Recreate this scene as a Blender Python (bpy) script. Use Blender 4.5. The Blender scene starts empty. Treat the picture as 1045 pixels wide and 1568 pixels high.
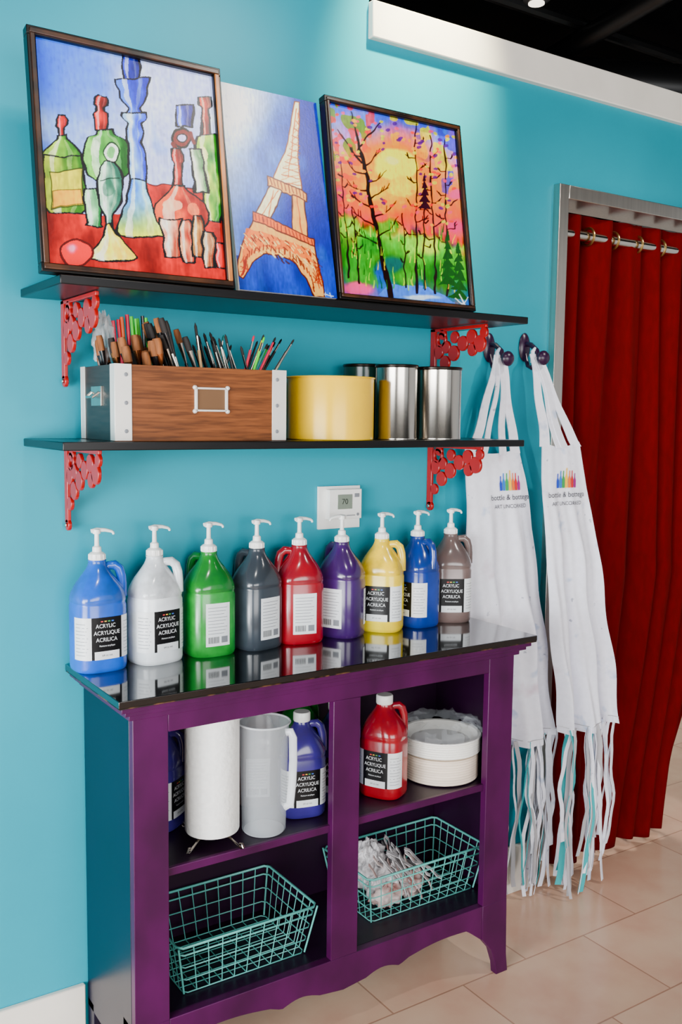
import bpy, math, random
import numpy as np
from mathutils import Vector, Matrix
random.seed(7); rng=np.random.RandomState(5)
SC=bpy.context.scene
def lin(c):
    c=[x/255.0 for x in c]
    return [x/12.92 if x<=.04045 else ((x+.055)/1.055)**2.4 for x in c]
_m={}
def mat(name,col,rough=.5,metal=0,noise=0,nscale=8,stretch=(1,1,1),bump=0,coat=0,trans=0,emit=0,alpha=1,col2=None,sss=0,lo=.35,hi=.65,spec=.5):
    if name in _m: return _m[name]
    m=bpy.data.materials.new(name); m.use_nodes=True; nt=m.node_tree; b=nt.nodes['Principled BSDF']
    c=lin(col)
    b.inputs['Base Color'].default_value=(*c,1); b.inputs['Roughness'].default_value=rough; b.inputs['Metallic'].default_value=metal
    b.inputs['Coat Weight'].default_value=coat; b.inputs['Coat Roughness'].default_value=.08
    b.inputs['Specular IOR Level'].default_value=spec
    b.inputs['Transmission Weight'].default_value=trans; b.inputs['Alpha'].default_value=alpha
    if sss: b.inputs['Subsurface Weight'].default_value=sss; b.inputs['Subsurface Scale'].default_value=.02
    if emit: b.inputs['Emission Color'].default_value=(*c,1); b.inputs['Emission Strength'].default_value=emit
    tc=nt.nodes.new('ShaderNodeTexCoord'); mp=nt.nodes.new('ShaderNodeMapping'); mp.inputs['Scale'].default_value=stretch
    nt.links.new(tc.outputs['Object'],mp.inputs[0])
    nz=nt.nodes.new('ShaderNodeTexNoise'); nz.inputs['Scale'].default_value=nscale; nz.inputs['Detail'].default_value=5
    nt.links.new(mp.outputs[0],nz.inputs['Vector'])
    rp=nt.nodes.new('ShaderNodeValToRGB'); rp.color_ramp.elements[0].position=lo; rp.color_ramp.elements[1].position=hi
    n=noise if noise else .04
    c2=lin(col2) if col2 else [min(1,x*(1+n)) for x in c]
    rp.color_ramp.elements[0].color=(*[x*(1-n) for x in c],1); rp.color_ramp.elements[1].color=(*c2,1)
    nt.links.new(nz.outputs['Fac'],rp.inputs[0]); nt.links.new(rp.outputs[0],b.inputs['Base Color'])
    if bump:
        bp=nt.nodes.new('ShaderNodeBump'); bp.inputs['Strength'].default_value=bump; bp.inputs['Distance'].default_value=.003
        nt.links.new(nz.outputs['Fac'],bp.inputs['Height']); nt.links.new(bp.outputs[0],b.inputs['Normal'])
    _m[name]=m; return m

class Bd:
    def __init__(s): s.v=[];s.f=[];s.m=[];s.mats=[]
    def mi(s,m):
        if m not in s.mats: s.mats.append(m)
        return s.mats.index(m)
    def add(s,vs,fs,m,M=None):
        o=len(s.v); i=s.mi(m)
        for p in vs:
            p=Vector(p)
            if M is not None: p=M@p
            s.v.append(p[:])
        for f in fs: s.f.append([o+k for k in f]); s.m.append(i)
    def box(s,x0,x1,y0,y1,z0,z1,m,M=None):
        s.add([(x0,y0,z0),(x1,y0,z0),(x1,y1,z0),(x0,y1,z0),(x0,y0,z1),(x1,y0,z1),(x1,y1,z1),(x0,y1,z1)],
          [(0,3,2,1),(4,5,6,7),(0,1,5,4),(1,2,6,5),(2,3,7,6),(3,0,4,7)],m,M)
    def lathe(s,prof,c,m,seg=32,n=2,rot=0,caps=True,M=None,sy=1):
        vs=[];fs=[]
        for p in prof:
            rx,ry,z=(p[0],p[0]*sy,p[1]) if len(p)==2 else p
            for k in range(seg):
                t=2*math.pi*k/seg; ct,st=math.cos(t),math.sin(t)
                x=rx*math.copysign(abs(ct)**(2/n),ct); y=ry*math.copysign(abs(st)**(2/n),st)
                cr,sr=math.cos(rot),math.sin(rot)
                vs.append((c[0]+x*cr-y*sr,c[1]+x*sr+y*cr,c[2]+z))
        for j in range(len(prof)-1):
            for k in range(seg):
                a=j*seg+k;b=j*seg+(k+1)%seg
                fs.append((a,b,b+seg,a+seg))
        if caps:
            fs.append(tuple(range(seg-1,-1,-1))); L=(len(prof)-1)*seg; fs.append(tuple(range(L,L+seg)))
        s.add(vs,fs,m,M)
    def tube(s,pts,r,m,seg=8,closed=False,M=None,flat=1):
        pts=[Vector(p) for p in pts]; n=len(pts); rs=r if isinstance(r,(list,tuple)) else [r]*n
        vs=[];fs=[];prev=None
        for i,p in enumerate(pts):
            if closed: t=pts[(i+1)%n]-pts[i-1]
            else: t=pts[min(i+1,n-1)]-pts[max(i-1,0)]
            t.normalize()
            if prev is None:
                a=Vector((0,0,1)) if abs(t.z)<.9 else Vector((1,0,0))
                u=t.cross(a).normalized()
            else: u=(prev-t*prev.dot(t)).normalized()
            prev=u; w=t.cross(u)
            for k in range(seg):
                a=2*math.pi*k/seg; vs.append(p+u*math.cos(a)*rs[i]+w*math.sin(a)*rs[i]*flat)
        for i in range(n if closed else n-1):
            for k in range(seg):
                a=i*seg+k;b=i*seg+(k+1)%seg;j=((i+1)%n)*seg
                fs.append((a,b,j+(k+1)%seg,j+k))
        if not closed: fs.append(tuple(range(seg-1,-1,-1))); fs.append(tuple(range((n-1)*seg,n*seg)))
        s.add(vs,fs,m,M)
    def ribbon(s,pts,w,wd,m,th=.0012):
        wd=Vector(wd).normalized(); vs=[];fs=[]
        n=len(pts); ws=w if isinstance(w,(list,tuple)) else [w]*n
        for i,p in enumerate(pts):
            p=Vector(p); t=(Vector(pts[min(i+1,n-1)])-Vector(pts[max(i-1,0)])).normalized(); nn=t.cross(wd).normalized()*th
            h=wd*ws[i]/2
            vs+=[p-h-nn,p+h-nn,p+h+nn,p-h+nn]
        for i in range(n-1):
            for k in range(4): a=i*4+k;b=i*4+(k+1)%4; fs.append((a,b,b+4,a+4))
        fs+=[(3,2,1,0),(n*4-4,n*4-3,n*4-2,n*4-1)]
        s.add(vs,fs,m)
    def prism(s,pts,o,u,v,th,m,M=None):
        o,u,v=Vector(o),Vector(u),Vector(v); nn=u.cross(v).normalized()*th; n=len(pts)
        a=[o+u*p[0]+v*p[1] for p in pts]; b=[q+nn for q in a]
        fs=[tuple(range(n-1,-1,-1)),tuple(range(n,2*n))]+[(i,(i+1)%n,(i+1)%n+n,i+n) for i in range(n)]
        s.add(a+b,fs,m,M)
    def finish(s,name,bevel=0,parent=None,smooth=35,M=None):
        me=bpy.data.meshes.new(name); me.from_pydata([tuple(p) for p in s.v],[],s.f)
        for m in s.mats: me.materials.append(m)
        me.polygons.foreach_set('material_index',s.m); me.polygons.foreach_set('use_smooth',[True]*len(s.f))
        me.update(); me.set_sharp_from_angle(angle=math.radians(smooth))
        ob=bpy.data.objects.new(name,me); SC.collection.objects.link(ob)
        if bevel:
            md=ob.modifiers.new('bevel','BEVEL'); md.width=bevel; md.segments=2; md.limit_method='ANGLE'; md.angle_limit=math.radians(50)
        if parent: ob.parent=parent
        if M is not None: ob.matrix_world=M
        return ob
_tx={}
def textmesh(t,size,bold=0):
    key=(t,size,bold)
    if key in _tx: return _tx[key]
    cu=bpy.data.curves.new('t','FONT'); cu.body=t; cu.size=size; cu.align_x='CENTER'; cu.align_y='CENTER'; cu.offset=bold; cu.resolution_u=3
    ob=bpy.data.objects.new('t',cu); SC.collection.objects.link(ob)
    dg=bpy.context.evaluated_depsgraph_get(); me=bpy.data.meshes.new_from_object(ob.evaluated_get(dg))
    r=([tuple(v.co) for v in me.vertices],[tuple(p.vertices) for p in me.polygons])
    bpy.data.objects.remove(ob); bpy.data.curves.remove(cu); bpy.data.meshes.remove(me)
    _tx[key]=r; return r

# ---------------------------------------------------------------- camera
yaw,pit,rol=.5834,.1,.0124
s_,c_=math.sin(yaw),math.cos(yaw);st,ct=math.sin(pit),math.cos(pit)
fw=Vector((s_*ct,c_*ct,-st));r0=Vector((c_,-s_,0));u0=Vector((s_*st,c_*st,ct))
r2=r0*math.cos(rol)+u0*math.sin(rol);u2=u0*math.cos(rol)-r0*math.sin(rol)
cd=bpy.data.cameras.new('camera'); cam=bpy.data.objects.new('camera',cd); SC.collection.objects.link(cam)
cam.matrix_world=Matrix(((r2.x,u2.x,-fw.x,0),(r2.y,u2.y,-fw.y,-2.08),(r2.z,u2.z,-fw.z,1.4717),(0,0,0,1)))
cd.sensor_width=36; cd.lens=36*1461/1568; cd.clip_start=.05
SC.camera=cam

# ---------------------------------------------------------------- materials
TEAL=mat('teal_wall_paint',(0,150,170),.42,noise=.04,nscale=3,bump=.04,spec=.3)
WHITE=mat('white_trim_paint',(236,230,218),.45)
BLACKC=mat('black_ceiling_paint',(4,4,5),.9,spec=.1)
DUCT=mat('black_duct_paint',(10,10,11),.35)
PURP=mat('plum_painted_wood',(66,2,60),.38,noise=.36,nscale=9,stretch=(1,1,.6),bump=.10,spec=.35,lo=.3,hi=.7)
PURPS=mat('dark_plum_side_reflection',(14,10,32),.3,noise=.15,nscale=5,spec=.35)  # dark bluish reflection on the cabinet's left side, put into its colour
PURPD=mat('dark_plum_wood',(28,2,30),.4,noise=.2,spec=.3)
GBLK=mat('gloss_black_top',(5,4,5),.07,noise=.2,nscale=20,coat=.6)
BRZ=mat('worn_bronze_edge',(28,18,12),.3,noise=.5,nscale=40,col2=(120,78,44),lo=.5,hi=.75)
SHELF=mat('dark_stained_shelf',(12,11,12),.3,noise=.3,nscale=12,stretch=(1,10,10),spec=.35)
GREYSTEEL=mat('brushed_steel',(206,200,190),.3,1,noise=.06,nscale=4,stretch=(30,30,1))
STEEL=mat('polished_steel',(216,208,196),.17,1)
RED=mat('gloss_red_enamel',(158,0,4),.25,noise=.1,coat=.15)
WPL=mat('white_plastic',(240,240,236),.3)
LBLK=mat('label_black',(5,5,7),.4,spec=.3)
LWHT=mat('label_white',(228,232,234),.4)
INK=mat('label_grey_print',(120,124,130),.5)

# ---------------------------------------------------------------- room
b=Bd()
b.box(-3,1.438,0,.1,0,3.4,TEAL); b.box(1.438,2.112,0,.1,0,2.515,TEAL); b.box(2.112,3.1,0,.1,2.16,2.515,TEAL); b.box(3.1,5,0,.1,0,2.515,TEAL)
b.finish('wall_back')
b=Bd(); b.box(1.438,5,-.02,.12,2.425,2.515,WHITE); b.finish('trim_1',.003)
b=Bd(); b.box(-3,.67,-.013,0,0,.152,WHITE); b.box(1.72,2.108,-.013,0,0,.152,WHITE); b.finish('baseboard_back',.003)
b=Bd(); b.box(-3.1,5.1,-5.6,3.6,3.4,3.5,BLACKC); b.finish('ceiling')
fm=bpy.data.materials.new('beige_floor_tile'); fm.use_nodes=True; nt=fm.node_tree; bs=nt.nodes['Principled BSDF']
tc=nt.nodes.new('ShaderNodeTexCoord'); br=nt.nodes.new('ShaderNodeTexBrick'); nt.links.new(tc.outputs['Object'],br.inputs['Vector'])
br.inputs['Scale'].default_value=1; br.inputs['Brick Width'].default_value=.45; br.inputs['Row Height'].default_value=.3; br.inputs['Mortar Size'].default_value=.003; br.inputs['Mortar Smooth'].default_value=.5
br.inputs['Color1'].default_value=(*lin((222,180,152)),1); br.inputs['Color2'].default_value=(*lin((214,170,142)),1); br.inputs['Mortar'].default_value=(*lin((176,132,108)),1)
nz=nt.nodes.new('ShaderNodeTexNoise'); nz.inputs['Scale'].default_value=5; nz.inputs['Detail'].default_value=8; nt.links.new(tc.outputs['Object'],nz.inputs['Vector'])
mx=nt.nodes.new('ShaderNodeMixRGB'); mx.blend_type='OVERLAY'; mx.inputs[0].default_value=.4; nt.links.new(br.outputs[0],mx.inputs[1]); nt.links.new(nz.outputs['Fac'],mx.inputs[2])
nt.links.new(mx.outputs[0],bs.inputs['Base Color']); bs.inputs['Roughness'].default_value=.22
bp=nt.nodes.new('ShaderNodeBump'); bp.inputs['Strength'].default_value=.2; bp.inputs['Distance'].default_value=.002; bp.invert=True
nt.links.new(br.outputs['Fac'],bp.inputs['Height']); nt.links.new(bp.outputs[0],bs.inputs['Normal'])
b=Bd(); b.box(-3.1,5.1,-5.6,3.6,-.1,0,fm); b.finish('floor')
PLAIN=mat('grey_wall_paint',(190,192,196),.6)
DARKW=mat('charcoal_wall_paint',(70,70,74),.6)
b=Bd(); b.box(-3.1,5.1,3.5,3.6,0,2.5,PLAIN); b.box(-3.1,5.1,3.5,3.6,2.5,3.4,BLACKC); b.finish('wall_far')
b=Bd(); b.box(5,5.1,-5.6,3.5,0,2.75,PLAIN); b.box(5,5.1,-5.6,3.5,2.75,3.4,BLACKC); b.finish('wall_right')
b=Bd()
b.box(-3.1,-3,-5.6,3.5,0,.3,DARKW); b.box(-3.1,-3,-5.6,3.5,2.75,3.4,BLACKC); b.box(-3.1,-3,-.3,3.5,.3,2.75,DARKW); b.box(-3.1,-3,-5.6,-5.2,.3,2.75,DARKW)
for y in (-2.0,-3.6): b.box(-3.08,-3.02,y-.03,y+.03,.3,2.75,DUCT)
b.finish('wall_left')
b=Bd()
b.box(-3,5,-5.6,-5.5,0,.5,DARKW); b.box(-3,5,-5.6,-5.5,2.6,3.4,BLACKC); b.box(-3,-2.2,-5.6,-5.5,.5,2.6,DARKW); b.box(4.4,5,-5.6,-5.5,.5,2.6,DARKW)
for x in (-1,.6,2.2,3.4): b.box(x-.07,x+.07,-5.58,-5.52,.5,2.6,DUCT)
b.finish('wall_front')
b=Bd()
b.box(2.112,2.152,-.025,.11,0,2.160,GREYSTEEL); b.box(3.062,3.1,-.025,.11,0,2.160,GREYSTEEL); b.box(2.152,3.062,-.025,.11,2.120,2.160,GREYSTEEL)
b.finish('door_1',.002)
b=Bd()
b.tube([(2.2,2.2,3.1),(3.4,1.35,3.08),(4.6,.7,3.05)],.11,DUCT,20); b.tube([(3.3,.2,3.25),(3.6,1.9,3.22),(3.6,3.4,3.2)],.05,DUCT,14)
b.tube([(1.6,1.2,3.3),(4.8,1.2,3.3)],.03,DUCT,10)
b.finish('ceiling_duct')
b=Bd(); LAMPW=mat('lamp_glass',(255,244,225),.3,emit=3)
b.lathe([(.03,0),(.05,.01),(.055,.08),(.02,.1),(.012,.11),(.012,.4)],(2.62,.62,3.0),DUCT,20); b.lathe([(.03,-.004),(.03,.002)],(2.62,.62,3.0),LAMPW,20)
b.finish('ceiling_lamp')

# ---------------------------------------------------------------- curtain
VEL=mat('dark_red_velvet',(94,0,2),.85,noise=.10,nscale=60,stretch=(1,1,.3),spec=.08)
b=Bd(); NU,NZ=320,70; vs=[];fs=[]
def cur(u,t):
    w=.86 if t>.45 else .60+.26*(t/.45)**1.2
    xb=2.180; x=xb+u*w+.03*math.sin(min(t,.5)*math.pi*2)*u
    if t<.12: x+=(.12-t)*.35*(u)**2
    ph=u*2*math.pi*7.6+math.sin(u*9)*1.2+ .7*math.sin(t*2.6+u*5)
    amp=.030+.013*(1-t); sh=math.sin(ph)+.25*math.sin(2*ph+t*3)*(1-t)
    y=.052+amp*sh+.006*math.sin(ph*2.7+t*5)
    x+=.024*math.cos(ph)*(1-t*.3)*min(1,u*12)+.012*math.sin(t*5+u*11)*min(1,u*12)
    z=.012+t*2.088
    if t==0: z+=.010*math.sin(ph*.5)+.012
    if t==1: z+=.008*math.sin(ph)
    return (x,y,z)
for j in range(NZ+1):
    for i in range(NU+1): vs.append(cur(i/NU,j/NZ))
for j in range(NZ):
    for i in range(NU): a=j*(NU+1)+i; fs.append((a,a+1,a+NU+2,a+NU+1))
b.add(vs,fs,VEL); o=b.finish('velvet_curtain',smooth=180); md=o.modifiers.new('s','SOLIDIFY'); md.thickness=.003
b=Bd(); b.tube([(2.155,.036,2.035),(3.06,.036,2.035)],.016,STEEL,16)
BRS=mat('brass_grommet',(180,150,90),.3,1)
for i in range(1,8):
    x=2.19+i*.113
    b.tube([(x,.036+.026*math.cos(a),2.035+.026*math.sin(a)) for a in np.linspace(0,2*math.pi,24,endpoint=False)],.004,BRS,8,closed=True)
b.finish('curtain_rod')

# ---------------------------------------------------------------- wall shelves
def shelf(z0,z1):
    b=Bd(); b.box(.557,1.758,-.275,-.001,z0,z1,SHELF); b.finish('wall_shelf',.002)
shelf(1.712,1.7295); shelf(1.3995,1.4165)
def bracket(x,zt):
    b=Bd(); T=.008
    def P(o,z): return Vector((x,-o,zt-z))
    b.box(x-T/2,x+T/2,-.022,-.001,zt-.168,zt-.001,RED)
    b.lathe([(.013,-T/2),(.013,T/2)],(0,0,0),RED,20,M=Matrix.Translation(P(.014,.172))@Matrix.Rotation(math.pi/2,4,'Y'))
    b.box(x-T/2,x+T/2,-.225,-.001,zt-.010,zt-.001,RED)
    def ring(o,z,R,r):
        n=28; vs=[];fs=[]
        for sx in (-T/2,T/2):
            for rad in (R,r):
                for k in range(n):
                    a=2*math.pi*k/n; vs.append((x+sx,-o+rad*math.cos(a),zt-z+rad*math.sin(a)))
        for k in range(n):
            k2=(k+1)%n
            fs+=[(k,k2,n+k2,n+k),(2*n+k,3*n+k,3*n+k2,2*n+k2),(k,2*n+k,2*n+k2,k2),(n+k,n+k2,3*n+k2,3*n+k)]
        b.add(vs,fs,RED)
    def disc(o,z,R): b.lathe([(R,-T/2),(R,T/2)],(0,0,0),RED,24,M=Matrix.Translation(P(o,z))@Matrix.Rotation(math.pi/2,4,'Y'))
    for o,z,R in [(.035,.064,.019),(.062,.094,.020),(.032,.124,.015),(.066,.052,.017),(.098,.070,.021),(.100,.028,.016),(.134,.046,.020),(.168,.030,.019),(.172,.064,.017),(.200,.050,.022),(.215,.022,.014),(.05,.018,.014)]: disc(o,z,R)
    ring(.045,.032,.021,.012)
    b.lathe([(.004,0),(.006,.002),(.003,.004)],(0,0,0),STEEL,10,M=Matrix.Translation((x-.0045,-.014,zt-.172))@Matrix.Rotation(-math.pi/2,4,'Y'))
    b.finish('shelf_bracket',.0015)
for x,z in ((.645,1.712),(1.663,1.712),(.647,1.3995),(1.66,1.3995)): bracket(x,z)

# ---------------------------------------------------------------- thermostat
b=Bd(); LCD=mat('lcd_green_grey',(120,132,118),.2)
b.box(1.298,1.427,-.008,-.0005,1.18,1.291,WPL); b.box(1.320,1.420,-.026,-.008,1.206,1.283,WPL)
b.box(1.345,1.390,-.0275,-.026,1.232,1.270,LCD)
LCDK=mat('lcd_dark',(30,36,32),.3)
tv,tf=textmesh('70',.02); b.add([(1.367+p[0],-.0278,1.251+p[1]) for p in tv],tf,LCDK)
b.box(1.397,1.412,-.0275,-.026,1.262,1.272,INK)
b.box(1.37,1.40,-.0275,-.026,1.214,1.216,INK); b.lathe([(.004,0),(.004,.002)],(0,0,0),INK,12,M=Matrix.Translation((1.408,-.026,1.217))@Matrix.Rotation(math.pi/2,4,'X'))
b.finish('thermostat',.002)

# ---------------------------------------------------------------- paintings
class Art:
    def __init__(s,q,W,H,warp=1.0):
        s.W,s.H=W,H
        A=[];B=[]
        for (x,y),(u,v) in zip(q,[(0,0),(1,0),(1,1),(0,1)]):
            A.append([u,v,1,0,0,0,-x*u,-x*v]);B.append(x);A.append([0,0,0,u,v,1,-y*u,-y*v]);B.append(y)
        h=np.linalg.solve(np.array(A,float),np.array(B,float))
        u,v=np.meshgrid(np.linspace(0,1,W),np.linspace(0,1,H)); w=h[6]*u+h[7]*v+1
        s.u,s.v=u,v; s.X=(h[0]*u+h[1]*v+h[2])/w; s.Y=(h[3]*u+h[4]*v+h[5])/w
        s.X=s.X+warp*(6*(s.noise(11)-.5)+3.2*(s.noise(28)-.5)); s.Y=s.Y+warp*(6*(s.noise(10)-.5)+3*(s.noise(26)-.5))
        s.im=np.zeros((H,W,3))
    def noise(s,n,ny=None):
        ny=ny or n
        g=rng.rand(ny+2,n+2); a=s.u*n;b=s.v*ny; i=a.astype(int);j=b.astype(int);fa=a-i;fb=b-j; fa=fa*fa*(3-2*fa);fb=fb*fb*(3-2*fb)
        return (g[j,i]*(1-fa)+g[j,i+1]*fa)*(1-fb)+(g[j+1,i]*(1-fa)+g[j+1,i+1]*fa)*fb
    def fill(s,m,c,a=1):
        m=np.clip(m.astype(float),0,1)*a; s.im=s.im*(1-m[...,None])+np.array(c,float)*m[...,None]
    def grad(s,m,c0,c1,t,a=1):
        m=np.clip(m.astype(float),0,1)*a; t=np.clip(t,0,1)[...,None]; s.im=s.im*(1-m[...,None])+(np.array(c0,float)*(1-t)+np.array(c1,float)*t)*m[...,None]
    def poly(s,p,c,a=1,line=None,lw=1.2):
        x,y=s.X,s.Y; ins=np.zeros(x.shape,bool); n=len(p)
        for i in range(n):
            x0,y0=p[i];x1,y1=p[(i+1)%n]
            if y0==y1: continue
            ins^=((y0>y)!=(y1>y))&(x<(x1-x0)*(y-y0)/(y1-y0)+x0)
        s.fill(ins,c,a)
        if line is not None:
            for i in range(n): s.line(p[i],p[(i+1)%n],lw,lw,line)
        return ins
    def line(s,p,q,w0,w1,c,a=1):
        dx,dy=q[0]-p[0],q[1]-p[1]; L=dx*dx+dy*dy+1e-9; t=np.clip(((s.X-p[0])*dx+(s.Y-p[1])*dy)/L,0,1)
        d=np.hypot(s.X-p[0]-t*dx,s.Y-p[1]-t*dy); w=(w0+(w1-w0)*t)/2
        s.fill(np.clip(w-d+.5,0,1),c,a)
    def ell(s,cx,cy,rx,ry,c,a=1,soft=0,line=None,lw=1.3):
        d=np.hypot((s.X-cx)/rx,(s.Y-cy)/ry)
        s.fill(np.clip((1-d)/soft,0,1) if soft else d<1,c,a)
        if line is not None: s.fill(np.abs(d-1)*min(rx,ry)<lw,line)
    def bot(s,xt,xb,prof,c0,c1,line=(14,14,34),c2=None):
        ys=[p[0] for p in prof]
        yy=np.linspace(ys[0],ys[-1],160); ww=np.interp(yy,ys,[p[1] for p in prof]); k=np.ones(9)/9; wp=np.convolve(np.pad(ww,4,'edge'),k,'valid')
        hw=np.interp(s.Y,yy,wp); ax=xt+(xb-xt)*(s.Y-ys[0])/(ys[-1]-ys[0])
        d=(s.X-ax); ins=(np.abs(d)<hw)&(s.Y>ys[0])&(s.Y<ys[-1]); t=(d/np.maximum(hw,.1)+1)/2
        s.grad(ins,c0,c1,(t-.15)*1.3+.9*(s.noise(34,20)-.5))
        if c2 is not None: s.fill(ins*np.clip((s.Y-ys[0])/(ys[-1]-ys[0]),0,1)**2,c2,.9)
        if line is not None:
            lw=1.2+1.1*s.noise(30)
            s.fill((np.abs(np.abs(d)-hw)<lw)&(s.Y>ys[0]-1)&(s.Y<ys[-1]+1),line,.9)
            s.fill((np.abs(s.Y-ys[-1])<1.4)&(np.abs(d)<hw),line,.9); s.fill((np.abs(s.Y-ys[0])<1.2)&(np.abs(d)<hw),line,.9)
        s.fill(ins&(np.abs(t-.26)<.04+.08*s.noise(20))&(hw>4),(250,253,250),.6)
        s.fill(ins&(np.abs(t-.72)<.03+.05*s.noise(24))&(hw>8),(250,250,220),.3)
    def mesh(s,name,w,h,parent,y=-.0005,sat=1.25,gam=1.3):
        x=(s.u-.5)*w; z=(1-s.v)*h; co=np.stack([x,np.full_like(x,y),z],-1).reshape(-1,3)
        idx=np.arange(s.W*s.H).reshape(s.H,s.W); f=np.stack([idx[1:,:-1],idx[1:,1:],idx[:-1,1:],idx[:-1,:-1]],-1).reshape(-1,4)
        me=bpy.data.meshes.new(name); me.vertices.add(len(co)); me.vertices.foreach_set('co',co.ravel())
        me.loops.add(f.size); me.loops.foreach_set('vertex_index',f.ravel()); me.polygons.add(len(f))
        me.polygons.foreach_set('loop_start',np.arange(0,f.size,4)); me.polygons.foreach_set('loop_total',np.full(len(f),4)); me.update(calc_edges=True)
        c=s.im; g=c.mean(-1,keepdims=True); c=g+(c-g)*sat; c=(c-118)*1.12+112
        c=np.clip(c*(.88+.12*s.noise(60)+.12*s.noise(110,24))[...,None],0,255)/255; c=np.where(c<=.04045,c/12.92,((c+.055)/1.055)**2.4); c=c**gam
        c=np.concatenate([c.reshape(-1,3),np.ones((len(co),1))],1)
        at=me.color_attributes.new('Col','FLOAT_COLOR','POINT'); at.data.foreach_set('color',c.ravel().astype(np.float32))
        me.materials.append(CANV); ob=bpy.data.objects.new(name,me); SC.collection.objects.link(ob); ob.parent=parent; return ob
CANV=bpy.data.materials.new('painted_canvas'); CANV.use_nodes=True; nt=CANV.node_tree; bs=nt.nodes['Principled BSDF']
at=nt.nodes.new('ShaderNodeAttribute'); at.attribute_name='Col'; nt.links.new(at.outputs['Color'],bs.inputs['Base Color']); bs.inputs['Roughness'].default_value=.36; bs.inputs['Specular IOR Level'].default_value=.35
nz=nt.nodes.new('ShaderNodeTexNoise'); nz.inputs['Scale'].default_value=220; bp=nt.nodes.new('ShaderNodeBump'); bp.inputs['Strength'].default_value=.15; bp.inputs['Distance'].default_value=.001
tc=nt.nodes.new('ShaderNodeTexCoord'); nt.links.new(tc.outputs['Object'],nz.inputs['Vector']); nt.links.new(nz.outputs['Fac'],bp.inputs['Height']); nt.links.new(bp.outputs[0],bs.inputs['Normal'])

A=Art([(57,55),(328,117),(348,440),(78,418)],340,400); X,Y=A.X,A.Y
A.grad(np.ones_like(X),(60,118,232),(200,208,244),(X-55)/210+.5*(A.noise(6)-.5)+(Y-60)/420)
A.fill(np.clip(A.noise(5)*2.2-1.1,0,1),(238,242,254),.6); A.fill(np.clip(A.noise(16,10)*2.4-1.5,0,1),(120,160,240),.5)
red=((X<150)&(Y>333+ (X-75)*.05))|((X>205)&(Y>283+(X-215)*.12))|((X>=130)&(Y>338))
A.grad(red,(212,10,14),(130,2,10),A.noise(9)+.5*(A.noise(30,16)-.5)); A.line((206,283),(340,298),1.6,1.6,(90,10,20)); A.line((72,333),(150,338),1.6,1.6,(90,10,20))
A.bot(97,97,[(180,5),(186,9),(196,8),(200,4),(212,4)],(210,20,60),(120,6,40))
A.bot(98,100,[(210,7),(216,7),(222,12),(245,30),(262,32)],(190,220,90),(70,130,50))
A.bot(100,106,[(246,28),(270,32),(300,34),(325,32),(336,24)],(190,205,70),(80,130,50))
A.poly([(80,270),(132,266),(132,320),(84,330)],(225,212,60),.85,(60,70,30),1.6); A.poly([(84,300),(130,296),(130,318),(86,328)],(235,180,30),.85,(90,80,20),1)
A.bot(160,161,[(150,6),(154,10),(166,10),(168,6),(176,6),(178,11),(204,11)],(225,25,30),(110,6,24))
A.bot(167,170,[(204,13),(212,15),(216,30),(235,38),(255,38),(275,30),(288,14)],(150,210,120),(34,108,52))
A.ell(176,238,11,15,(245,252,245),.95,line=(30,80,50),lw=1); A.ell(176,238,6,9,(120,190,120),.8); A.ell(152,232,6,13,(235,245,230),.6); A.ell(181,270,8,7,(240,245,240),.85)
A.bot(145,150,[(296,10),(310,15),(330,13),(352,9),(356,13)],(200,235,200),(50,125,80))
A.bot(172,174,[(252,8),(262,14),(280,20),(300,20),(325,17),(340,6),(360,4)],(200,228,208),(70,125,110)); A.ell(170,296,9,14,(60,110,90),.45); A.line((158,282),(188,281),1.5,1.5,(30,60,50))
A.bot(172,176,[(352,3),(372,10),(395,30),(404,38),(410,32)],(254,250,190),(240,208,60))
A.bot(206,207,[(86,13),(104,14),(118,11),(126,10)],(60,80,205),(10,20,110))
A.bot(208,210,[(120,26),(128,26),(138,22),(150,22),(160,17),(170,9),(176,14),(182,8)],(110,150,242),(30,50,170))
A.bot(210,214,[(176,20),(183,22),(190,10),(205,14),(222,10),(240,13),(265,14),(288,11)],(180,212,252),(50,84,208))
A.bot(214,221,[(284,11),(305,14),(325,20),(350,30),(366,38),(373,34)],(90,155,244),(170,215,248),c2=(236,234,60))
A.bot(285,287,[(164,13),(180,14),(196,12)],(110,128,220),(50,40,120))
A.bot(315,320,[(150,10),(165,11),(168,6),(205,6),(214,8)],(215,95,48),(120,38,26))
A.bot(322,330,[(210,14),(225,18),(250,17),(280,15),(320,12),(345,10)],(208,226,96),(54,130,52)); A.ell(316,236,7,11,(250,250,190),.85)
A.bot(304,312,[(230,9),(255,7),(300,9)],(232,240,216),(116,155,116))
A.ell(283,214,15,15,(130,48,36),1,line=(40,12,18),lw=1.6); A.ell(283,214,8,7,(214,208,242),line=(50,20,30),lw=1); A.line((296,206),(304,222),7,5,(120,40,30)); A.line((270,224),(274,232),6,6,(120,40,30))
A.bot(275,277,[(231,7),(240,10),(252,10),(256,7),(280,7),(292,8)],(210,50,28),(104,12,16))
A.bot(279,284,[(290,9),(302,20),(318,38),(332,42),(350,38),(366,24),(376,18)],(230,125,84),(154,40,28))
A.ell(268,320,15,9,(250,205,180),.85); A.ell(300,328,9,12,(244,165,125),.75)
A.bot(264,268,[(342,15),(352,16),(372,13),(392,12),(404,10)],(248,215,196),(180,90,70))
A.bot(285,290,[(346,6),(358,11),(385,12),(412,9)],(238,188,155),(160,60,48))
A.bot(304,308,[(338,6),(352,10),(380,11),(404,12)],(210,170,110),(120,60,44))
A.bot(320,324,[(362,7),(372,10),(395,10),(420,8)],(228,205,170),(156,90,64))
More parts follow.
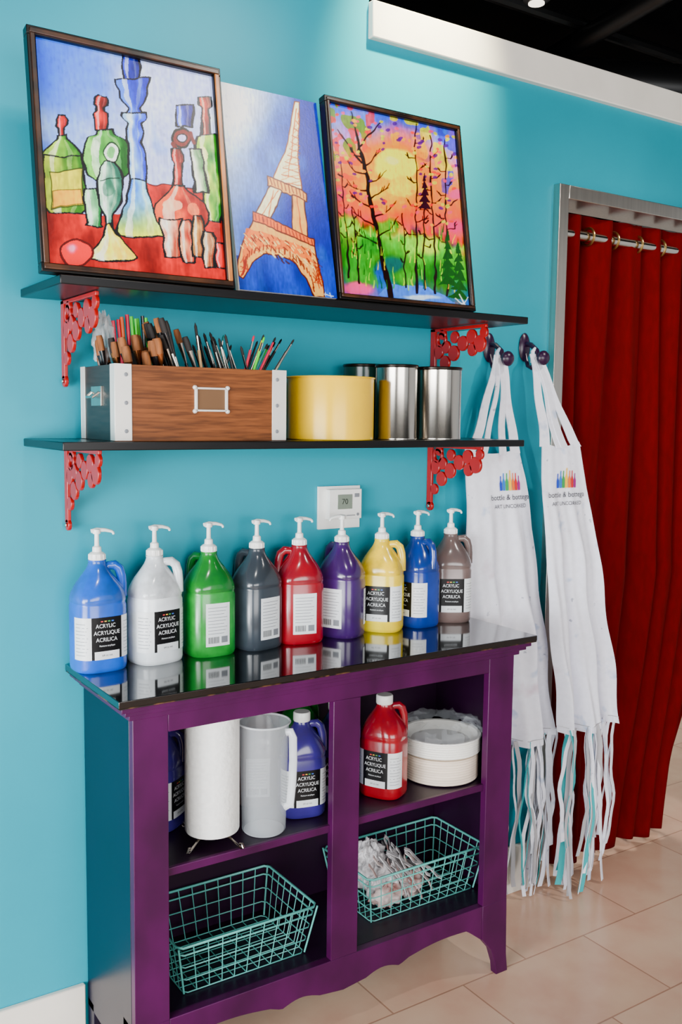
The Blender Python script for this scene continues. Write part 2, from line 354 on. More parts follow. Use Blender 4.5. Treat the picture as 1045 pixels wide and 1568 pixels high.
A.ell(121,400,25,22,(232,24,60),1,line=(100,0,20),lw=1.6); A.ell(114,393,12,10,(255,180,200),.9,soft=.6)
A.bot(338,342,[(380,7),(400,8),(418,7)],(235,60,70),(150,6,24))
FR1=mat('lit_gold_frame_wood',(176,104,44),.35,noise=.4,nscale=10); FRD=mat('dark_brown_frame',(26,12,7),.35,noise=.5,nscale=14,col2=(74,40,18)); FRB=mat('black_frame',(12,9,8),.35,spec=.3)  # the gold is light on the right frame member, put into its colour
def place(name,xc,yb,w,h,yt,frame,art,sat=1.25,gam=1.3):
    e=bpy.data.objects.new(name,None); SC.collection.objects.link(e); e.empty_display_size=.1
    th=-math.atan((yt-yb)/.46); M=Matrix.Translation((xc,yb,1.7295+.0045))@Matrix.Rotation(th,4,'X'); e.matrix_world=M
    b=Bd()
    if frame:
        fwid,mi,mr=frame
        for x0,x1,z0,z1 in ((-w/2,w/2,0,fwid),(-w/2,w/2,h-fwid,h),(-w/2,-w/2+fwid,fwid,h-fwid),(w/2-fwid,w/2,fwid,h-fwid)):
            b.box(x0,x1,0,.024,z0,z1,FRB)
        i=.005
        b.box(-w/2+i,w/2-i,-.003,.001,i,fwid-.002,mi); b.box(-w/2+i,w/2-i,-.003,.001,h-fwid+.002,h-i,mi)
        b.box(-w/2+i,-w/2+fwid-.002,-.003,.001,fwid-.002,h-fwid+.002,mi); b.box(w/2-fwid+.002,w/2-i,-.003,.001,fwid-.002,h-fwid+.002,mr)
        b.box(-w/2+.004,w/2-.004,.012,.02,.004,h-.004,FRB)
    else: b.box(-w/2,w/2,0,.018,0,h,mat('raw_canvas',(225,220,210),.8))
    foot=M.inverted()@Vector((xc,-.10,1.732)); b.tube([(0,.02,.36),(0,foot.y,foot.z)],.006,FRB,8)
    b.finish('frame' if frame else 'stretcher',.0015,parent=e)
    a,inset,yy=art
    cv=a.mesh('canvas',w-2*inset,h-2*inset,e,y=yy,sat=sat,gam=gam); cv.location=(0,0,inset)
place('framed_painting',.728,-.262,.402,.468,-.190,(.017,FRD,FR1),(A,.016,.009))

A=Art([(350,128),(493,160),(517,455),(366,443)],240,380,.55); X,Y=A.X,A.Y
A.grad(np.ones_like(X),(206,222,248),(16,62,158),(X-362)/112+.4*(A.noise(6)-.5)+(Y-210)/400)
A.grad(Y>388,(40,104,205),(16,44,120),A.noise(8),.85)
A.fill(np.clip(A.noise(9)*2-1.2,0,1),(130,180,238),.45)
A.ell(366,165,70,75,(254,254,255),.95,soft=.8)  # white lamp glare painted into the canvas's top-left corner
BR=(96,36,10); CR=(255,246,210); OR=(226,128,44); TN=(242,188,120)
A.poly([(462,160),(468,160),(467,195),(463,235),(466,275),(467,300),(428,285),(426,268),(440,240),(452,205)],CR,1,(140,76,30),1.5)
for i in range(11):
    y=176+i*10; A.line((466-i*3.1,y),(467-i*.2,y+7),1.3,1.3,(180,96,40),.9); A.line((467-i*.2,y),(465-i*3.1,y+8),1,1,(205,140,80),.8)
A.line((464,170),(448,270),1.3,1.3,(190,110,50))
A.poly([(418,267),(474,293),(475,306),(417,283)],TN,1,BR,1.7)
for i in range(10): A.line((420+i*5.4,270+i*2.4),(422+i*5.4,281+i*2.2),1.2,1.2,BR,.8)
A.poly([(420,283),(438,290),(424,322),(412,340),(395,325)],CR,1,BR,1.7)
A.line((432,290),(402,330),1.2,1.2,(200,120,60)); A.line((424,290),(415,332),1.2,1.2,(200,120,60))
A.poly([(452,296),(472,304),(474,360),(452,352)],TN,1,BR,1.7); A.line((460,300),(466,355),1.3,1.3,(180,100,40))
A.poly([(392,320),(482,362),(484,374),(391,334)],OR,1,BR,1.7)
for i in range(16): A.line((395+i*5.6,324+i*2.6),(396+i*5.6,333+i*2.6),1.2,1.2,(110,44,14),.8)
A.poly([(391,334),(484,374),(490,400),(498,454),(482,454),(470,425),(455,402),(430,388),(405,388),(388,400),(372,425),(366,420),(366,395),(380,355)],TN,1,BR,1.8)
A.poly([(380,345),(478,378),(483,400),(440,380),(405,376),(372,400)],OR,.8)
for i in range(110):
    t=i/110; x=376+t*108+rng.randn()*3; y=350+t*32+rng.rand()*34-4; A.line((x,y),(x+4,y+5),1.5,1.5,(110,44,12) if i%2 else (254,232,180),.85)
for i in range(26):
    a=math.pi*(i/25); x=428-54*math.cos(a); y=430-46*math.sin(a)+ (x-428)*.28; A.line((x,y),(x+2*math.cos(a),y-8),1.6,1.6,(130,54,16),.9)
for i in range(26): A.line((368+rng.rand()*12,395+rng.rand()*28),(374+rng.rand()*6,390+rng.rand()*28),1.5,1,(150,60,20),.8); A.line((480+rng.rand()*10,395+rng.rand()*40),(486+rng.rand()*10,400+rng.rand()*45),1.4,1,(150,66,24),.8)
tv=(235,240,250); A.line((497,449),(511,451),1.4,1.4,tv); A.line((499,446),(499,452),1,1,tv); A.line((505,446),(508,453),1,1,tv)
place('canvas_painting',1.064,-.256,.245,.458,-.155,None,(A,0,-.0006),gam=1.25)

A=Art([(510,158),(698,202),(722,475),(533,458)],320,390,.8); X,Y=A.X,A.Y
yy=(Y-158-(X-510)*.2)/300
stops=[(0,(80,110,220)),(.12,(180,160,225)),(.24,(248,176,150)),(.38,(254,150,80)),(.50,(250,110,90)),(.57,(236,80,110)),(.62,(130,196,44)),(.8,(38,128,40)),(.92,(80,120,180)),(1,(160,130,210))]
for k in range(3): A.im[...,k]=np.interp(yy+.10*(A.noise(10)-.5)+.06*(A.noise(40,24)-.5),[q[0] for q in stops],[q[1][k] for q in stops])
A.fill((A.noise(14)>.6)&(yy<.3)&(X<570),(120,150,40),.8); A.fill((A.noise(16)>.6)&(yy<.35)&(X>640),(90,90,205),.8)
A.fill((A.noise(18)>.62)&(yy<.34)&(X>600),(214,216,60),.8); A.fill((A.noise(24)>.66)&(yy<.5)&(X<580),(226,70,80),.7)
A.ell(608,272,84,88,(254,134,36),.95,soft=.6); A.ell(604,276,60,60,(255,180,14),.95,soft=.5)
for cx,cy,r,c in ((540,350,26,(160,210,30)),(575,380,22,(34,140,54)),(600,350,24,(100,180,30)),(560,430,30,(76,160,44)),(610,410,22,(44,108,118)),(640,380,26,(160,220,30)),(680,420,26,(24,110,44)),(550,410,20,(54,158,54)),(665,380,22,(210,228,54)),(630,430,22,(88,170,44)),(700,350,18,(245,66,146)),(525,300,16,(244,46,126)),(590,335,14,(240,96,104)),(655,340,18,(250,116,84)),(700,300,14,(240,96,166))):
    A.ell(cx,cy,r,r*.8,c,.85,soft=.5)
A.ell(612,254,34,27,(255,232,30),1,soft=.15); A.ell(622,288,24,18,(255,214,14),1,soft=.2); A.ell(584,300,16,14,(255,200,14),.9,soft=.3); A.ell(606,248,16,10,(255,250,170),.85,soft=.5)
A.ell(555,448,28,13,(246,100,158),.95,soft=.4); A.poly([(600,440),(660,445),(700,468),(700,475),(640,472),(585,460)],(98,148,234),.9); A.ell(650,462,34,5,(220,234,252),.9,soft=.5)
A.ell(590,420,12,20,(54,96,186),.8,soft=.5)
TR=(44,10,18)
def tree(x0,y0,x1,y1,w,n,sp):
    A.line((x0,y0),(x1,y1),w,w*.45,TR)
    for i in range(n):
        t=.35+.6*i/n; px=x0+(x1-x0)*t;py=y0+(y1-y0)*t; sgn=1 if i%2 else -1; L=sp*(1.2-t*.6)
        qx=px+sgn*L*(.7+.3*rng.rand()); qy=py-L*(.2+.6*rng.rand()); mxx,myy=(px+qx)/2+rng.randn()*2,(py+qy)/2+3
        A.line((px,py),(mxx,myy),w*.35,1.6,TR,.95); A.line((mxx,myy),(qx,qy),1.6,1,TR,.95)
        for k in range(3):
            f=.3+.22*k; a_,b_=mxx+(qx-mxx)*f,myy+(qy-myy)*f; A.line((a_,b_),(a_+sgn*L*.3*(rng.rand()),b_-L*.3),1.3,.8,TR,.9)
tree(606,466,556,215,9,11,38); A.line((556,215),(545,172),4,1.5,TR); A.line((556,230),(590,185),3,1.2,TR); A.line((560,250),(525,200),3,1.2,TR)
tree(645,455,640,190,3,8,20); tree(672,455,662,210,3,8,18); tree(560,440,548,320,3,6,10); tree(628,445,622,330,2.5,5,9); tree(690,460,684,215,3,8,16); tree(544,430,530,250,2.5,7,12); tree(655,450,655,300,2.5,5,10)
for i in range(120):
    x=520+rng.rand()*190; y=340+rng.rand()*100+(x-520)*.1; A.line((x,y),(x+rng.randn(),y-8-rng.rand()*12),1.8,.8,[(56,160,44),(190,230,44),(22,86,40),(246,226,64)][i%4],.8)
for i in range(190):
    x=515+rng.rand()*185; y=170+rng.rand()*150+(x-515)*.2
    if math.hypot(x-612,y-262)>36: A.ell(x,y,3.2,2.4,[(240,100,140),(210,216,60),(100,50,140),(255,180,70),(230,70,60)][i%5],.8)
for i,(cx,cy) in enumerate(((690,410),(705,430))):
    for k in range(6): A.poly([(cx-4-k*2,cy-50+k*14+12),(cx+4+k*2,cy-50+k*14+12),(cx,cy-55+k*14)],(20,90,34))
for k in range(5): A.poly([(655-3-k*2,270+k*11+10),(655+3+k*2,270+k*11+10),(655,266+k*11)],(70,20,50))
A.line((700,462),(712,470),1.6,1.6,(240,240,245)); A.line((706,455),(714,472),1.6,1.6,(240,240,245)); A.line((718,458),(710,470),1.4,1.4,(240,240,245))
place('framed_painting',1.392,-.262,.402,.468,-.185,(.014,FRD,FRD),(A,.013,.009),sat=1.25,gam=1.2)

# ---------------------------------------------------------------- cabinet
b=Bd()
b.box(.637,1.761,-.341,-.004,.900,.9145,GBLK); b.box(.6375,1.7605,-.3405,-.0045,.897,.900,BRZ)
b.box(.646,1.750,-.332,-.006,.886,.897,PURP)
b.box(.656,1.740,-.324,-.008,.876,.886,PURP); b.box(.667,1.724,-.316,-.008,.864,.876,PURP)
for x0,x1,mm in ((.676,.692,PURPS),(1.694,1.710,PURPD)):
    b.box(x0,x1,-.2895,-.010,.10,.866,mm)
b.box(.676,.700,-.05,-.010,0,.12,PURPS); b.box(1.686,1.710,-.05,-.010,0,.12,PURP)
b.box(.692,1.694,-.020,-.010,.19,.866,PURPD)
b.box(.676,.752,-.311,-.290,.19,.866,PURP); b.box(1.155,1.229,-.311,-.290,.205,.827,PURP); b.box(1.626,1.710,-.311,-.290,.19,.866,PURP)
b.box(.752,1.626,-.311,-.290,.827,.866,PURP)
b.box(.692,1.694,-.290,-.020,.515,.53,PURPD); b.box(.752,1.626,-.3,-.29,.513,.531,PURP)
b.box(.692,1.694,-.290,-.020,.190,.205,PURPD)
ap=[(.752,.205),(.752,.115)]
def apz(t):
    if t<.12: return .112+ .04*(t/.12)
    if t<.55: return .152+.012*math.sin((t-.12)/.43*math.pi)*.6-.01*((t-.12)/.43)
    if t<.62: return .142-.012*(t-.55)/.07
    if t<.85: return .130+.012*math.sin((t-.62)/.23*math.pi)
    return .130-.008*(t-.85)/.15
for i in range(41):
    t=i/40; ap.append((.752+.439*t,apz(t)))
for i in range(39,-1,-1):
    t=i/40; ap.append((1.626-.435*t,apz(t)))
ap+=[(1.626,.115),(1.626,.205)]
b.prism(ap[::-1],(0,-.290,0),(1,0,0),(0,0,1),.021,PURP)
for sg,ox in ((1,1.710),(-1,.676)):
    f=[(0,.205),(.004,.05),(.010,0),(-.030,0),(-.034,.03),(-.05,.075),(-.076 if sg<0 else -.084,.115),(-.076 if sg<0 else -.084,.205)]
    pts=[(ox+sg*p[0],p[1]) for p in f]
    if sg<0: pts=pts[::-1]
    b.prism(pts,(0,-.290,0),(1,0,0),(0,0,1),.0215,PURP)
    pts=[(-.311,.2),(-.311,0),(-.275,0),(-.27,.05),(-.24,.1),(-.24,.2)]
    b.prism(pts,(ox-.008*sg-.008,0,0),(0,1,0),(0,0,1),.016,PURP)
b.finish('console_cabinet',.0014)

# ---------------------------------------------------------------- paint jugs
NN=3.0; SEG=48
def sect(th,rx,ry,n=NN):
    c,s=math.cos(th),math.sin(th); return rx*math.copysign(abs(c)**(2/n),c),ry*math.copysign(abs(s)**(2/n),s)
HW,HD=.058,.051
_th=np.linspace(-math.pi/2-math.pi,-math.pi/2+math.pi,721); _p=np.array([sect(t,HW,HD) for t in _th]); _s=np.concatenate([[0],np.cumsum(np.hypot(*np.diff(_p,axis=0).T))]); _s-=_s[360]
PER=_s[-1]-_s[0]
def surf(s,z,off):
    s=(s+PER/2)%PER-PER/2; x=np.interp(s,_s,_p[:,0]); y=np.interp(s,_s,_p[:,1]); 
    x2=np.interp(s+.001,_s,_p[:,0])-np.interp(s-.001,_s,_p[:,0]); y2=np.interp(s+.001,_s,_p[:,1])-np.interp(s-.001,_s,_p[:,1]); L=math.hypot(x2,y2)+1e-9
    return (x+y2/L*off,y-x2/L*off,z)
def jug(x,y,z,colname,col,delta,hand,scale=1,pump=True,capc=None,pumpdir=0,smear=None,sm=(.35,.65),seal=None):
    m=mat('jug_plastic_'+colname,col,.24,noise=.18,nscale=14,coat=.2,sss=.04,col2=smear,lo=sm[0],hi=sm[1])
    dome=[int(c*.84+q*.16) for c,q in zip(col,(140,140,145))]
    m2=mat('jug_dome_'+colname,dome,.18,noise=.35,nscale=22,coat=.35,sss=.06,col2=col)
    al=-math.atan(x/(2.08+y))+delta
    M=Matrix.Translation((x,y,z))@Matrix.Rotation(al,4,'Z')@Matrix.Scale(scale,4)
    b=Bd()
    prof=[(.93,0),(.975,.003),(1,.010),(1,.142),(.972,.146),(.972,.150),(.995,.154),(.985,.162),(.95,.171),(.88,.181),(.78,.192),(.65,.203),(.52,.213),(.42,.221),(.36,.228),(.33,.234),(.32,.240)]
    vs=[]
    for q,zz in prof:
        n=NN-(NN-2)*max(0,min(1,(zz-.155)/.05))
        e=max(0,min(1,(zz-.18)/.05))
        for k in range(SEG):
            sx,sy=sect(2*math.pi*k/SEG,HW*q,(HD*(1-e)+HW*e)*q,n); vs.append((sx,sy,zz))
    def band(j0,j1): return [(j*SEG+k,j*SEG+(k+1)%SEG,(j+1)*SEG+(k+1)%SEG,(j+1)*SEG+k) for j in range(j0,j1) for k in range(SEG)]
    o=len(b.v); b.add(vs,band(0,5)+[tuple(range(SEG-1,-1,-1))],m,M)
    i2=b.mi(m2)
    for f in band(5,len(prof)-1)+[tuple(range((len(prof)-1)*SEG,len(prof)*SEG))]: b.f.append([o+k for k in f]); b.m.append(i2)
    MH=Matrix.Translation((x,y,z))@Matrix.Rotation(hand,4,'Z')@Matrix.Scale(scale,4)
    b.tube([(.012,0,.216),(.024,0,.226),(.037,0,.227),(.047,0,.219),(.0515,0,.203),(.053,0,.185),(.052,0,.158)],[.007,.008,.0085,.0085,.0085,.0085,.0095],m2,12,M=MH,flat=1.25)
    if pump:
        b.lathe([(.0185,.236),(.0195,.238),(.0195,.240)],(0,0,0),m,22,M=M)
        b.lathe([(.0175,.240),(.0180,.241),(.0175,.253),(.014,.256),(.010,.258),(.0095,.268),(.006,.270),(.0052,.272),(.0048,.296),(.0085,.297),(.0085,.306),(.005,.308)],(0,0,0),WPL,22,M=M)
        MP=Matrix.Translation((x,y,z))@Matrix.Rotation(pumpdir,4,'Z')@Matrix.Scale(scale,4)
        b.tube([(-.012,0,.303),(0,0,.305),(.018,0,.3045),(.032,0,.301),(.036,0,.298),(.037,0,.294)],[.0045,.0055,.0042,.0034,.003,.0026],WPL,10,M=MP)
        for k in range(12):
            a=k*math.pi/6; b.tube([(.0178*math.cos(a),.0178*math.sin(a),.241),(.0176*math.cos(a),.0176*math.sin(a),.252)],.0012,WPL,5,M=M)
    else:
        b.lathe([(.0205,.234),(.0215,.236),(.0215,.254),(.0195,.257)],(0,0,0),capc or WPL,24,M=M)
    def patch(s0,s1,z0,z1,mm,off=.0006,n=10):
        vs=[];fs=[]
        for i in range(n+1):
            s=s0+(s1-s0)*i/n; vs+=[surf(s,z0,off),surf(s,z1,off)]
        for i in range(n): fs.append((2*i,2*i+2,2*i+3,2*i+1))
        b.add(vs,fs,mm,M)
    def txt(t,size,s,zz,mm,bold=0,off=.0011):
        tv,tf=textmesh(t,size,bold); b.add([surf(s+p[0]*.88,zz+p[1],off) for p in tv],tf,mm,M)
    L0,L1=.030,.122
    patch(-.078,-.034,L0,L1,LWHT); patch(-.034,.034,L0,L1,LBLK); patch(.034,.078,L0,L1,LWHT)
    patch(-.028,.028,L0,L0+.018,LWHT,.0009)
    txt('ACRYLIC',.0125,-.003,.103,LWHT,0); txt('ACRYLIQUE',.0125,0,.088,LWHT,0); txt('ACRILICA',.0125,-.001,.073,LWHT,0)
    txt('Peinture acrylique',.0055,0,.060,LWHT)
    for k,cc in enumerate(((230,60,60),(240,190,40),(60,170,80),(50,110,210))): patch(-.014+k*.008,-.009+k*.008,.112,.1145,mat('label_dot_%d'%k,cc,.4),.0010,2)
    txt('64 oz net',.007,0,.039,LBLK)
    for k in range(10):
        for s0 in (-.072,.040): patch(s0,s0+.028+.003*(k%3-1),.040+k*.0075,.0412+k*.0075,INK,.0009,3)
    pts=PER/2
    patch(pts-.03,pts+.03,L0-.004,L1+.004,LWHT)
    for k in range(9): patch(pts-.025,pts+.015+.004*(k%3),.055+k*.0075,.0562+k*.0075,INK,.0009,3)
    for k in range(9): patch(pts-.024+k*.003,pts-.0225+k*.003,.033,.048,LBLK,.0009,1)
    patch(pts+.008,pts+.024,.033,.048,INK,.0009,2)
    return b.finish('paint_jug',smooth=40)
r=math.radians
TY=-.072; TZ=.9147
jug(.690,TY,TZ,'blue',(2,84,200),r(22),r(-12),pumpdir=r(-5))
jug(.823,TY,TZ,'white',(222,228,232),r(34),r(-28),pumpdir=r(0))
jug(.957,TY,TZ,'green',(4,124,34),r(205),r(120),pumpdir=r(0),smear=(30,164,60))
jug(1.084,TY,TZ,'charcoal',(48,56,64),r(222),r(120),pumpdir=r(0))
jug(1.203,TY,TZ,'red',(150,2,28),r(198),r(160),pumpdir=r(0))
jug(1.329,TY,TZ,'purple',(56,20,88),r(150),r(100),pumpdir=r(180))
jug(1.455,TY,TZ,'yellow',(252,210,0),r(-12),r(-40),pumpdir=r(0))
jug(1.573,TY,TZ,'cobalt',(8,48,140),r(-48),r(-75),pumpdir=r(0))
jug(1.688,TY,TZ,'taupe',(104,86,82),r(8),r(-25),pumpdir=r(0))
CZ=.5315
jug(1.140,-.195,CZ,'violet',(52,38,122),r(18),r(-30),.95,pump=False)
jug(1.375,-.205,CZ,'crimson',(158,2,26),r(-25),r(-20),.98,pump=False)
jug(1.258,-.165,CZ,'violet',(52,38,122),r(0),r(-30),.95,pump=False)
jug(.828,-.088,CZ,'violet',(52,38,122),r(60),r(-30),.95,pump=False)
jug(1.085,-.080,CZ,'taupe',(104,86,82),r(180),r(0),.95,pump=False)
jug(1.200,-.076,CZ,'green',(4,124,34),r(180),r(0),1.0,pump=False,capc=mat('jug_plastic_green',(16,146,40)))

# ---------------------------------------------------------------- items in cabinet
PAP=mat('paper_towel',(250,250,246),.9,nscale=90,bump=.6)
b=Bd(); cx,cy=.893,-.222
b.lathe([(.059,.556),(.0605,.560),(.0605,.818),(.059,.822),(.022,.822),(.020,.815)],(cx,cy,0),PAP,48)
WIRE=mat('dark_chrome_wire',(150,140,130),.15,1)
b.tube([(cx,cy,.54),(cx,cy,.8235)],.005,WIRE,8)
for a in (r(-70),r(-150),r(30),r(110)):
    d=Vector((math.cos(a),math.sin(a),0)); q=[]
    for t,h in ((0,.553),(.03,.552),(.055,.549),(.075,.54),(.088,.5345),(.094,.538),(.09,.545),(.083,.543)): q.append((cx+d.x*t,cy+d.y*t,h))
    b.tube(q,.0028,WIRE,8)
b.finish('paper_towel_roll')
CLR=mat('translucent_white_plastic',(215,222,228),.18,alpha=.30); CLR2=mat('translucent_plastic_rim',(228,232,236),.2,alpha=.55)
b=Bd(); cx,cy=1.015,-.238
b.lathe([(.046,.5312),(.050,.536),(.056,.78),(.0585,.784)],(cx,cy,0),CLR,40,caps=False); b.lathe([(.046,.5312),(.046,.534)],(cx,cy,0),CLR2,40)
b.tube([(cx+.0585*math.cos(a),cy+.0585*math.sin(a),.784) for a in np.linspace(0,2*math.pi,40,endpoint=False)],.0022,CLR2,6,closed=True)
d=Vector((math.sin(r(38)),-math.cos(r(38)),0))
b.tube([(cx+d.x*t,cy+d.y*t,z) for t,z in ((.054,.765),(.064,.768),(.070,.755),(.071,.70),(.069,.65),(.064,.60),(.050,.592))],[.006]*7,CLR2,10,flat=1.6)
b.finish('plastic_pitcher')
PLT=mat('paper_plate_white',(240,238,230),.6,nscale=3); PLB=mat('plate_stack_cream',(234,216,196),.6,nscale=40,stretch=(.2,.2,4),noise=.08)
b=Bd(); cx,cy=1.578,-.180
prof=[(.070,.5312)]
for i in range(10):
    z=.534+i*.0066; prof+=[(.100,z),(.1015,z+.002),(.100,z+.005)]
b.lathe(prof,(cx,cy,0),PLB,56)
prof=[(.085,.600)]
for i in range(6):
    z=.604+i*.006; prof+=[(.104,z),(.1065,z+.002),(.104,z+.004)]
prof+=[(.1075,.642),(.106,.646),(.098,.645),(.078,.626),(.02,.624)]
b.lathe(prof,(cx,cy,0),PLT,56)
FILM=mat('plastic_wrap',(225,232,238),.08,alpha=.13,nscale=25,bump=1)
vs=[];fs=[];n=48
for j,(rr,z) in enumerate(((.110,.646),(.109,.660),(.102,.670),(.085,.678),(.06,.682))):
    for k in range(n):
        w=.004*math.sin(k*2.7+j*1.3)+.003*math.sin(k*1.1+j); vs.append((cx+min(rr+w,.113)*math.cos(2*math.pi*k/n),cy+(rr+w)*math.sin(2*math.pi*k/n),z+w*1.2))
for j in range(4):
    for k in range(n): a=j*n+k;c=j*n+(k+1)%n; fs.append((a,c,c+n,a+n))
b.add(vs,fs,FILM)
b.finish('paper_plate_stack')

TWIRE=mat('teal_coated_wire',(84,176,166),.35)
def basket(x0,x1,y0,y1,z0,z1):
    b=Bd(); ins=.022
    def C(u,v,t):
        i=ins*(1-t); return (x0+i+(x1-x0-2*i)*u, y0+i+(y1-y0-2*i)*v, z0+(z1-z0)*t)
    def loop(t,r_): b.tube([C(.03,0,t),C(.97,0,t),C(1,.05,t),C(1,.95,t),C(.97,1,t),C(.03,1,t),C(0,.95,t),C(0,.05,t)],r_,TWIRE,6,closed=True)
    loop(1,.0030); loop(.84,.0020)
    for t in (.02,.3,.57): loop(t,.0014)
    nx=int((x1-x0)/.033); ny=int((y1-y0)/.030)
    for i in range(1,nx):
        u=i/nx; b.tube([C(u,0,1),C(u,0,.02),C(u,1,.02),C(u,1,1)],.0013,TWIRE,5)
    for i in range(1,ny):
        v=i/ny; b.tube([C(0,v,1),C(0,v,.02),C(1,v,.02),C(1,v,1)],.0013,TWIRE,5)
    for u in (0,1):
        for v in (0,1): b.tube([C(u,v,1),C(u,v,0.02)],.0022,TWIRE,6)
    b.finish('wire_basket',smooth=60)
basket(.79,1.142,-.270,-.028,.2055,.326)
basket(1.31,1.690,-.245,-.028,.2055,.330)
RAG=mat('grey_striped_rag',(196,192,194),.9,noise=.4,nscale=45,stretch=(1,6,1),bump=.4); RAG2=mat('pink_stained_rag',(190,120,112),.9,noise=.3,nscale=30,bump=.4,col2=(210,196,192))
b=Bd()
def crumple(cx,cy,cz,rx,ry,rz,m,sd=1):
    vs=[];fs=[];nu,nv=40,20; ph=[random.random()*6 for _ in range(8)]
    for j in range(nv+1):
        t=math.pi*j/nv
        for i in range(nu):
            p=2*math.pi*i/nu; k=1+.16*math.sin(5*p+ph[0]+3*t)+.12*math.sin(9*p+ph[1]-4*t)+.08*math.sin(13*t+ph[2]+p*3)
            vs.append((cx+rx*k*math.sin(t)*math.cos(p),cy+ry*k*math.sin(t)*math.sin(p),cz+rz*k*math.cos(t)))
    for j in range(nv):
        for i in range(nu): a=j*nu+i;c=j*nu+(i+1)%nu; fs.append((a,c,c+nu,a+nu))
    b.add(vs,fs,m)
crumple(1.415,-.14,.275,.055,.05,.050,RAG); crumple(1.395,-.12,.325,.038,.04,.036,RAG); crumple(1.48,-.165,.25,.045,.042,.032,RAG2); crumple(1.405,-.19,.245,.045,.025,.026,RAG2)
for i in range(46):
    x=1.36+random.random()*.11; y=-.195+random.random()*.10; z=.325+random.random()*.03
    q=[(x,y,z)]; dx=random.uniform(.004,.016)
    for k in range(6): x+=dx+random.uniform(-.003,.003); y+=random.uniform(-.010,.003); z-=random.uniform(.006,.024); q.append((x,max(y,-.212),max(z,.216)))
    b.ribbon(q,.011,(.6,.8,.2),RAG if i%3 else RAG2)
b.finish('cleaning_rags',smooth=80)

# ---------------------------------------------------------------- middle shelf items
ST=1.4168
WOOD=mat('walnut_box_wood',(112,62,28),.42,noise=.38,nscale=9,stretch=(1.5,1.5,22),bump=.05,spec=.3)
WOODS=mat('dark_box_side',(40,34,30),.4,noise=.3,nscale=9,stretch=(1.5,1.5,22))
NICK=mat('satin_nickel',(236,232,224),.3,.3)
b=Bd(); x0,x1,y0,y1,z0,z1=.670,1.058,-.250,-.045,ST,1.569
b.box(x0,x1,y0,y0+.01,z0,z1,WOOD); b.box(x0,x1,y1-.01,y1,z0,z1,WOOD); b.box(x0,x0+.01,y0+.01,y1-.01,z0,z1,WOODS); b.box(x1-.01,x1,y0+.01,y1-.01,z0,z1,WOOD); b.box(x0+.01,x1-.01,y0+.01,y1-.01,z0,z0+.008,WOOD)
for xa,sg in ((x0,1),(x1,-1)):
    for ya,sy in ((y0,1),(y1,-1)):
        b.box(min(xa-.0015*sg,xa+.034*sg),max(xa-.0015*sg,xa+.034*sg),min(ya-.0015*sy,ya),max(ya-.0015*sy,ya),z0+.001,z1+.001,NICK)
        b.box(min(xa-.0015*sg,xa),max(xa-.0015*sg,xa),min(ya,ya+.026*sy),max(ya,ya+.026*sy),z0+.001,z1+.001,NICK)
    for zz in (z0+.02,(z0+z1)/2,z1-.02):
        b.lathe([(.0045,0),(.003,.002)],(0,0,0),INK,12,M=Matrix.Translation((xa+.022*sg,y0-.0015,zz))@Matrix.Rotation(math.pi/2,4,'X'))
cxh=.878; 
for u0,u1,w0,w1 in ((-.038,.038,.021,.025),(-.038,.038,-.025,-.021),(-.038,-.032,-.025,.025),(.032,.038,-.025,.025)):
    b.box(cxh+u0,cxh+u1,y0-.004,y0,1.503+w0,1.503+w1,NICK)
for sx in (-1,1): 
    for sz in (-1,1): b.lathe([(.005,0),(.004,.004),(.002,.005)],(0,0,0),NICK,12,M=Matrix.Translation((cxh+sx*.0375,y0-.001,1.503+sz*.0245))@Matrix.Rotation(math.pi/2,4,'X'))
b.box(cxh-.032,cxh+.032,y0-.001,y0,1.482,1.524,mat('dark_card',(104,72,42),.6))
b.box(x0-.003,x0,-.175,-.115,1.487,1.527,GREYSTEEL)
b.tube([(x0-.004,-.17,1.515),(x0-.016,-.165,1.505),(x0-.016,-.125,1.505),(x0-.004,-.12,1.515)],.003,GREYSTEEL,8)
b.finish('wooden_file_box',.0008)
b=Bd(); BH=mat('brush_black_handle',(10,10,12),.2); BRI=mat('brush_brown_bristle',(124,70,28),.8,noise=.4,nscale=120,stretch=(1,1,.1)); BRD=mat('brush_dark_bristle',(24,16,12),.8); FER=mat('brush_ferrule',(205,200,190),.2,1); COP=mat('brush_copper_ferrule',(190,110,60),.25,1)
PINK=mat('marker_pink',(238,10,70),.4); GRN=mat('marker_green',(60,210,20),.4); ORG=mat('marker_orange',(240,90,20),.4); TLP=mat('marker_teal',(0,120,110),.4); YLP=mat('pencil_yellow',(228,186,30),.4); WDP=mat('brush_wood_handle',(190,146,90),.4)
def brush(p0,p1,hw,mh,mf,mb,fl=.030,bl=.028,r0=.0035,point=False):
    p0,p1=Vector(p0),Vector(p1); d=(p1-p0).normalized(); a=p1-d*(bl+fl); c=p1-d*bl
    b.tube([p0,p0+(a-p0)*.6,a],[r0*.7,r0,r0*1.05],mh,8); b.tube([a,c],[r0*1.05,hw],mf,12,flat=.7)
    b.tube([c,c+d*bl*.7,p1],[hw,hw*1.05,hw*(.15 if point else .85)],mb,12,flat=.7)
R_=random.random
for i in range(22):
    x=.697+R_()*.095; y=-.225+R_()*.15; brush((x+.02,y,1.45),(max(x-.014+R_()*.01,.69),y+.01*R_(),1.592+R_()*.045),.009+.004*R_(),BH if i%2 else WDP,COP if i%3==0 else BH,BRI if i%4 else BRD,bl=.032)
for i in range(18):
    x=.79+R_()*.065; y=-.225+R_()*.15; brush((x+.06,y,1.44),(x-.022+R_()*.015,y,1.625+R_()*.045),.009,FER if i%2 else BH,BH if i%3 else FER,BRD if i%2 else BRI,fl=.045,bl=.03)
